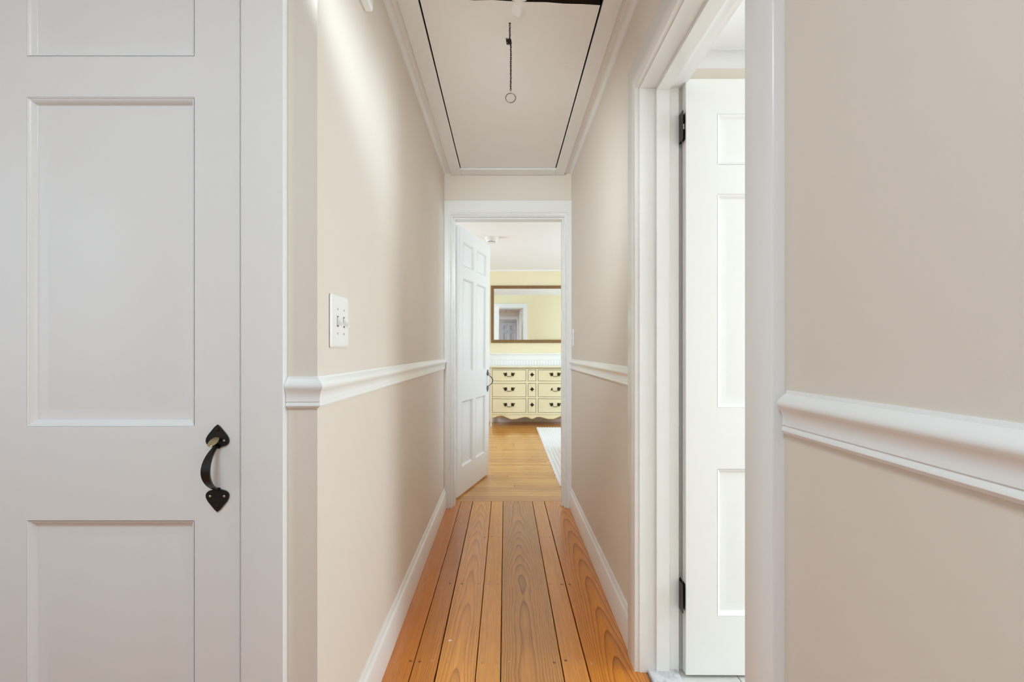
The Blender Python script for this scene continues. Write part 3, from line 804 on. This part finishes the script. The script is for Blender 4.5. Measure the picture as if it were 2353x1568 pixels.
for i, (a_, b_) in enumerate(ZR):
    m = MB(); curved(m, -hwid+.028, hwid-.028, a_, b_, 0, .03, 60); m.build('rail', M_CREAM, dr, smooth=40)
for a_, b_ in ((-hwid, -.5775), (.5775, hwid), (-.0865, -.0585), (.0585, .0865)):
    m = MB(); m.box(a_, b_, -.004, .03, .18, .842); m.build('stile', M_CREAM, dr)
for k, (zl, zh) in enumerate(((.6575, .8110), (.4310, .6150), (.2030, .3950))):
    for kind, xa, xb in (('wide', -.5720, -.0920), ('narrow', -.0535, .0535), ('wide', .0920, .5720)):
        m = MB(); curved(m, xa, xb, zl, zh, .003, .03, 20 if kind == 'wide' else 8, 0, 1)
        d_ = m.build('drawer', [M_CREAM, M_GLAZE], dr, smooth=30)
        xc, zc = (xa+xb)/2, (zl+zh)/2+.012
        yf = -bow(xc)-.003
        if kind == 'wide':
            m = MB()
            broken = (k == 1 and xa > 0)
            for s_ in (-1, 1):
                cx, cz = xc+s_*.050, zc+.004; yy = -bow(cx)-.003
                leaves = [(0, .026), (55, .033), (100, .028), (150, .043), (205, .029), (255, .032), (305, .027)]
                if broken and s_ == -1: leaves = [(60, .020), (250, .022), (300, .018)]
                for a_, ln_ in leaves:
                    a = math.radians(a_); a = a if s_ == -1 else PI-a
                    ca, sa = math.cos(a), math.sin(a); wd = .0085
                    o0 = [(0, -wd*.5), (ln_*.45, -wd), (ln_*.8, -wd*.6), (ln_, 0), (ln_*.8, wd*.6), (ln_*.45, wd), (0, wd*.5)]
                    m.prism([(cx+x*ca-z*sa, cz+x*sa+z*ca) for x, z in o0], yy-.005-.001*(a_ % 3), yy)
                m.lathe([(.008, 0), (.006, .006), (.001, .009)], 10); bb = 2*10+10
                M_ = Matrix.Translation((cx, yy-.003, cz)) @ Matrix.Rotation(PI/2, 4, 'X')
                m.v[-30:] = [tuple(M_ @ Vector(p)) for p in m.v[-30:]]
            pts = []
            for i in range(13):
                u = -1+i/6; pts.append((xc+u*.048, yf-.014-.004*(1-u*u), zc+.004-.030*(1-u**4)+.004*math.cos(u*9)*(1-u*u)))
            m.tube(pts, [.0026+.0012*(1-abs(-1+i/6)) for i in range(13)], 6)
            m.build('drawer_pull', M_BRONZE, d_)
        else:
            m = MB(); w_ = .031
            m.prism([(xc, zc-w_*1.05), (xc+w_*.45, zc-w_*.45), (xc+w_, zc), (xc+w_*.45, zc+w_*.45), (xc, zc+w_*1.05), (xc-w_*.45, zc+w_*.45), (xc-w_, zc), (xc-w_*.45, zc-w_*.45)], yf-.004, yf)
            m.lathe([(.006, 0), (.006, .008), (.012, .013), (.011, .018), (.001, .021)], 12)
            M_ = Matrix.Translation((xc, yf-.002, zc)) @ Matrix.Rotation(PI/2, 4, 'X')
            m.v[-60:] = [tuple(M_ @ Vector(p)) for p in m.v[-60:]]
            m.build('drawer_knob', M_BRONZE, d_)
def scallop(x):
    pts = [(-.575, .118), (-.47, .150), (-.44, .152), (-.29, .104), (-.255, .104), (-.10, .132), (-.07, .128), (0, .104), (.07, .128), (.10, .132), (.255, .104), (.29, .104), (.44, .152), (.47, .150), (.575, .118)]
    for (a_, za), (b_, zb) in zip(pts, pts[1:]):
        if a_ <= x <= b_:
            u = (x-a_)/(b_-a_); u = u*u*(3-2*u); return za+(zb-za)*u
    return .118
m = MB(); curved(m, -.5775, .5775, 0, .181, .001, .022, 90, 0, 0, scallop); ap = m.build('apron', M_CREAM, dr, smooth=40)
m = MB(); m.tube([(x, -bow(x)-.004, scallop(x)+.002) for x in [-.5775+1.155*i/90 for i in range(91)]], .0048, 6); m.build('apron_bead', M_GOLDLINE, ap, smooth=60)
m = MB(); curved(m, -.5775, .5775, .166, .171, .0025, .01, 60); m.build('apron_line', M_GOLDLINE, ap)
for sx in (-1, 1):
    for yy, back in ((0, False), (.36, True)):
        m = MB(); v = []
        for z_, o_, w_, dp in ((.20, 0, .0275, .036), (.12, .0, .0285, .036), (.08, .002, .025, .032), (.045, .003, .021, .027), (.02, .0, .022, .028), (0, -.003, .021, .027)):
            xa = -hwid-o_*.5; xb = xa+w_*1.0
            if sx > 0: xa, xb = -xb, -xa
            ya = yy-.006+o_*(1 if not back else 0); yb = ya+dp
            v += [(xa,ya,z_),(xb,ya,z_),(xb,yb,z_),(xa,yb,z_)]
        m.add(v, [(4*k+i, 4*k+(i+1) % 4, 4*k+4+(i+1) % 4, 4*k+4+i) for k in range(5) for i in range(4)]+[(0,1,2,3),(23,22,21,20)])
        m.build('leg', M_CREAM, dr)

# ------------------------------------------------------------------ mirror above the dresser
mr = empty('wall_mirror', (.388, YF-.004, 1.213)); tag(mr, 'wide wall mirror in a golden-brown wooden frame above the cream dresser', 'mirror')
mr.rotation_euler = (math.radians(.32), 0, 0)
mw, mh, fw = .606, .872, .046
m = MB()
fp = [(0, 0), (0, .020), (.004, .024), (.012, .025), (.034, .019), (.042, .017), (fw, .012), (fw, 0)]
n = len(fp); v = []
for cx, cz, sx, sz in ((-mw, 0, 1, 1), (mw, 0, -1, 1), (mw, mh, -1, -1), (-mw, mh, 1, -1)):
    for d_, t_ in fp: v.append((cx+sx*d_, -t_, cz+sz*d_))
m.add(v, [(i*n+k, i*n+k+1, ((i+1) % 4)*n+k+1, ((i+1) % 4)*n+k) for i in range(4) for k in range(n-1)])
m.build('frame', M_FRAME, mr)
m = MB(); m.box(-mw+fw-.004, mw-fw+.004, -.010, -.004, fw-.004, mh-fw+.004); m.build('mirror_glass', M_MIRROR, mr)

# ------------------------------------------------------------------ rug
m = MB(); x0, x1, y0, y1 = .440, 2.45, 4.02, 7.06; pitch = .036; nx = int((x1-x0)/pitch); v = []
per = 6; cols = nx*per
ys = [y0+(y1-y0)*j/60 for j in range(61)]
for j, y in enumerate(ys):
    for i in range(cols+1):
        x = x0+(x1-x0)*i/cols; ph = (i % per)/per
        z = .016+.004*math.sin(PI*ph)+.0012*math.sin(j*1.9+i)
        if j in (0, 60) or i in (0, cols): z = .007
        v.append((x+(.004*math.sin(j*2.7) if i == 0 else 0), y, z))
R = cols+1
m.add(v, [(j*R+i, j*R+i+1, (j+1)*R+i+1, (j+1)*R+i) for j in range(60) for i in range(cols)])
nb = len(m.v); rim = [i for i in range(R)]+[j*R+cols for j in range(1, 61)]+[60*R+i for i in range(cols-1, -1, -1)]+[j*R for j in range(59, 0, -1)]
low = [(m.v[i][0], m.v[i][1], .0005) for i in rim]
m.v += low; k_ = len(rim)
fs = [(rim[i], nb+i, nb+(i+1) % k_, rim[(i+1) % k_]) for i in range(k_)]; m.f += fs; m.m += [0]*len(fs)
rug = m.build('rug', M_RUG, smooth=60); tag(rug, 'white ribbed area rug on the golden bedroom floor', 'rug')

# ------------------------------------------------------------------ bed, seen only as a headboard in the mirror
bed = empty('bed', (1.45, 3.69, .0)); tag(bed, 'bed with a cream framed headboard reflected in the mirror', 'bed')
m = MB(); m.box(-.70, .70, .012, .04, .5, 1.26); m.build('headboard_panel', M_CREAM, bed)
for a_, b_, c_, d_ in ((-.745, -.695, .021, 1.28), (.695, .745, .021, 1.28)):
    m = MB(); m.box(a_, b_, 0, .052, c_, d_); m.build('post', M_CREAM, bed)
m = MB(); m.cbox(-.75, .75, -.005, .057, 1.255, 1.30, .006); m.build('top_rail', M_CREAM, bed)
m = MB(); m.box(-.695, .695, -.001, .012, 1.20, 1.212); m.build('panel_line', M_GLAZE, bed)
m = MB(); m.box(-.70, .70, .052, 1.92, .22, .32); m.build('bed_frame', M_CREAM, bed)
for sx in (-.67, .67):
    m = MB(); m.box(sx-.03, sx+.03, 1.86, 1.92, .022, .22); m.build('leg', M_CREAM, bed)
m = MB(); m.cbox(-.69, .69, .056, 1.91, .32, .60, .05); m.build('mattress', M_FABRIC, bed)

# ------------------------------------------------------------------ window frames (outside the photograph, daylight comes through them)
def window(n, X, y0, y1, z0, z1, label):
    r = struct(empty('window_%d' % n, (X, 0, 0)), label)
    for nm, b in (('sash_frame', (y0, y0+.05, z0, z1)), ('sash_frame', (y1-.05, y1, z0, z1)), ('sash_frame', (y0+.05, y1-.05, z0, z0+.05)), ('sash_frame', (y0+.05, y1-.05, z1-.05, z1)), ('meeting_rail', (y0+.05, y1-.05, (z0+z1)/2-.02, (z0+z1)/2+.02))):
        m = MB(); m.box(-.02, .02, *b); m.build(nm, M_WHITE, r)
window(1, EX1+.05, 4.55, 5.55, WZ0, WZ1, 'white sash window in the bedroom nearer the hall')
window(2, EX1+.05, 6.05, 7.05, WZ0, WZ1, 'white sash window in the bedroom nearer the dresser')
window(3, EX1+.05, .45, 1.55, .9, 2.0, 'white sash window of the bathroom')
window(4, EX0-.05, -1.2, .10, .8, 2.1, 'white sash window of the lobby')
window(5, EX0-.05, -3.2, -2.2, .85, 2.05, 'white sash window of the room behind the lobby')
window(6, EX0-.05, 5.05, 6.35, WZ0, WZ1, 'white sash window in the bedroom on the side of the open door')
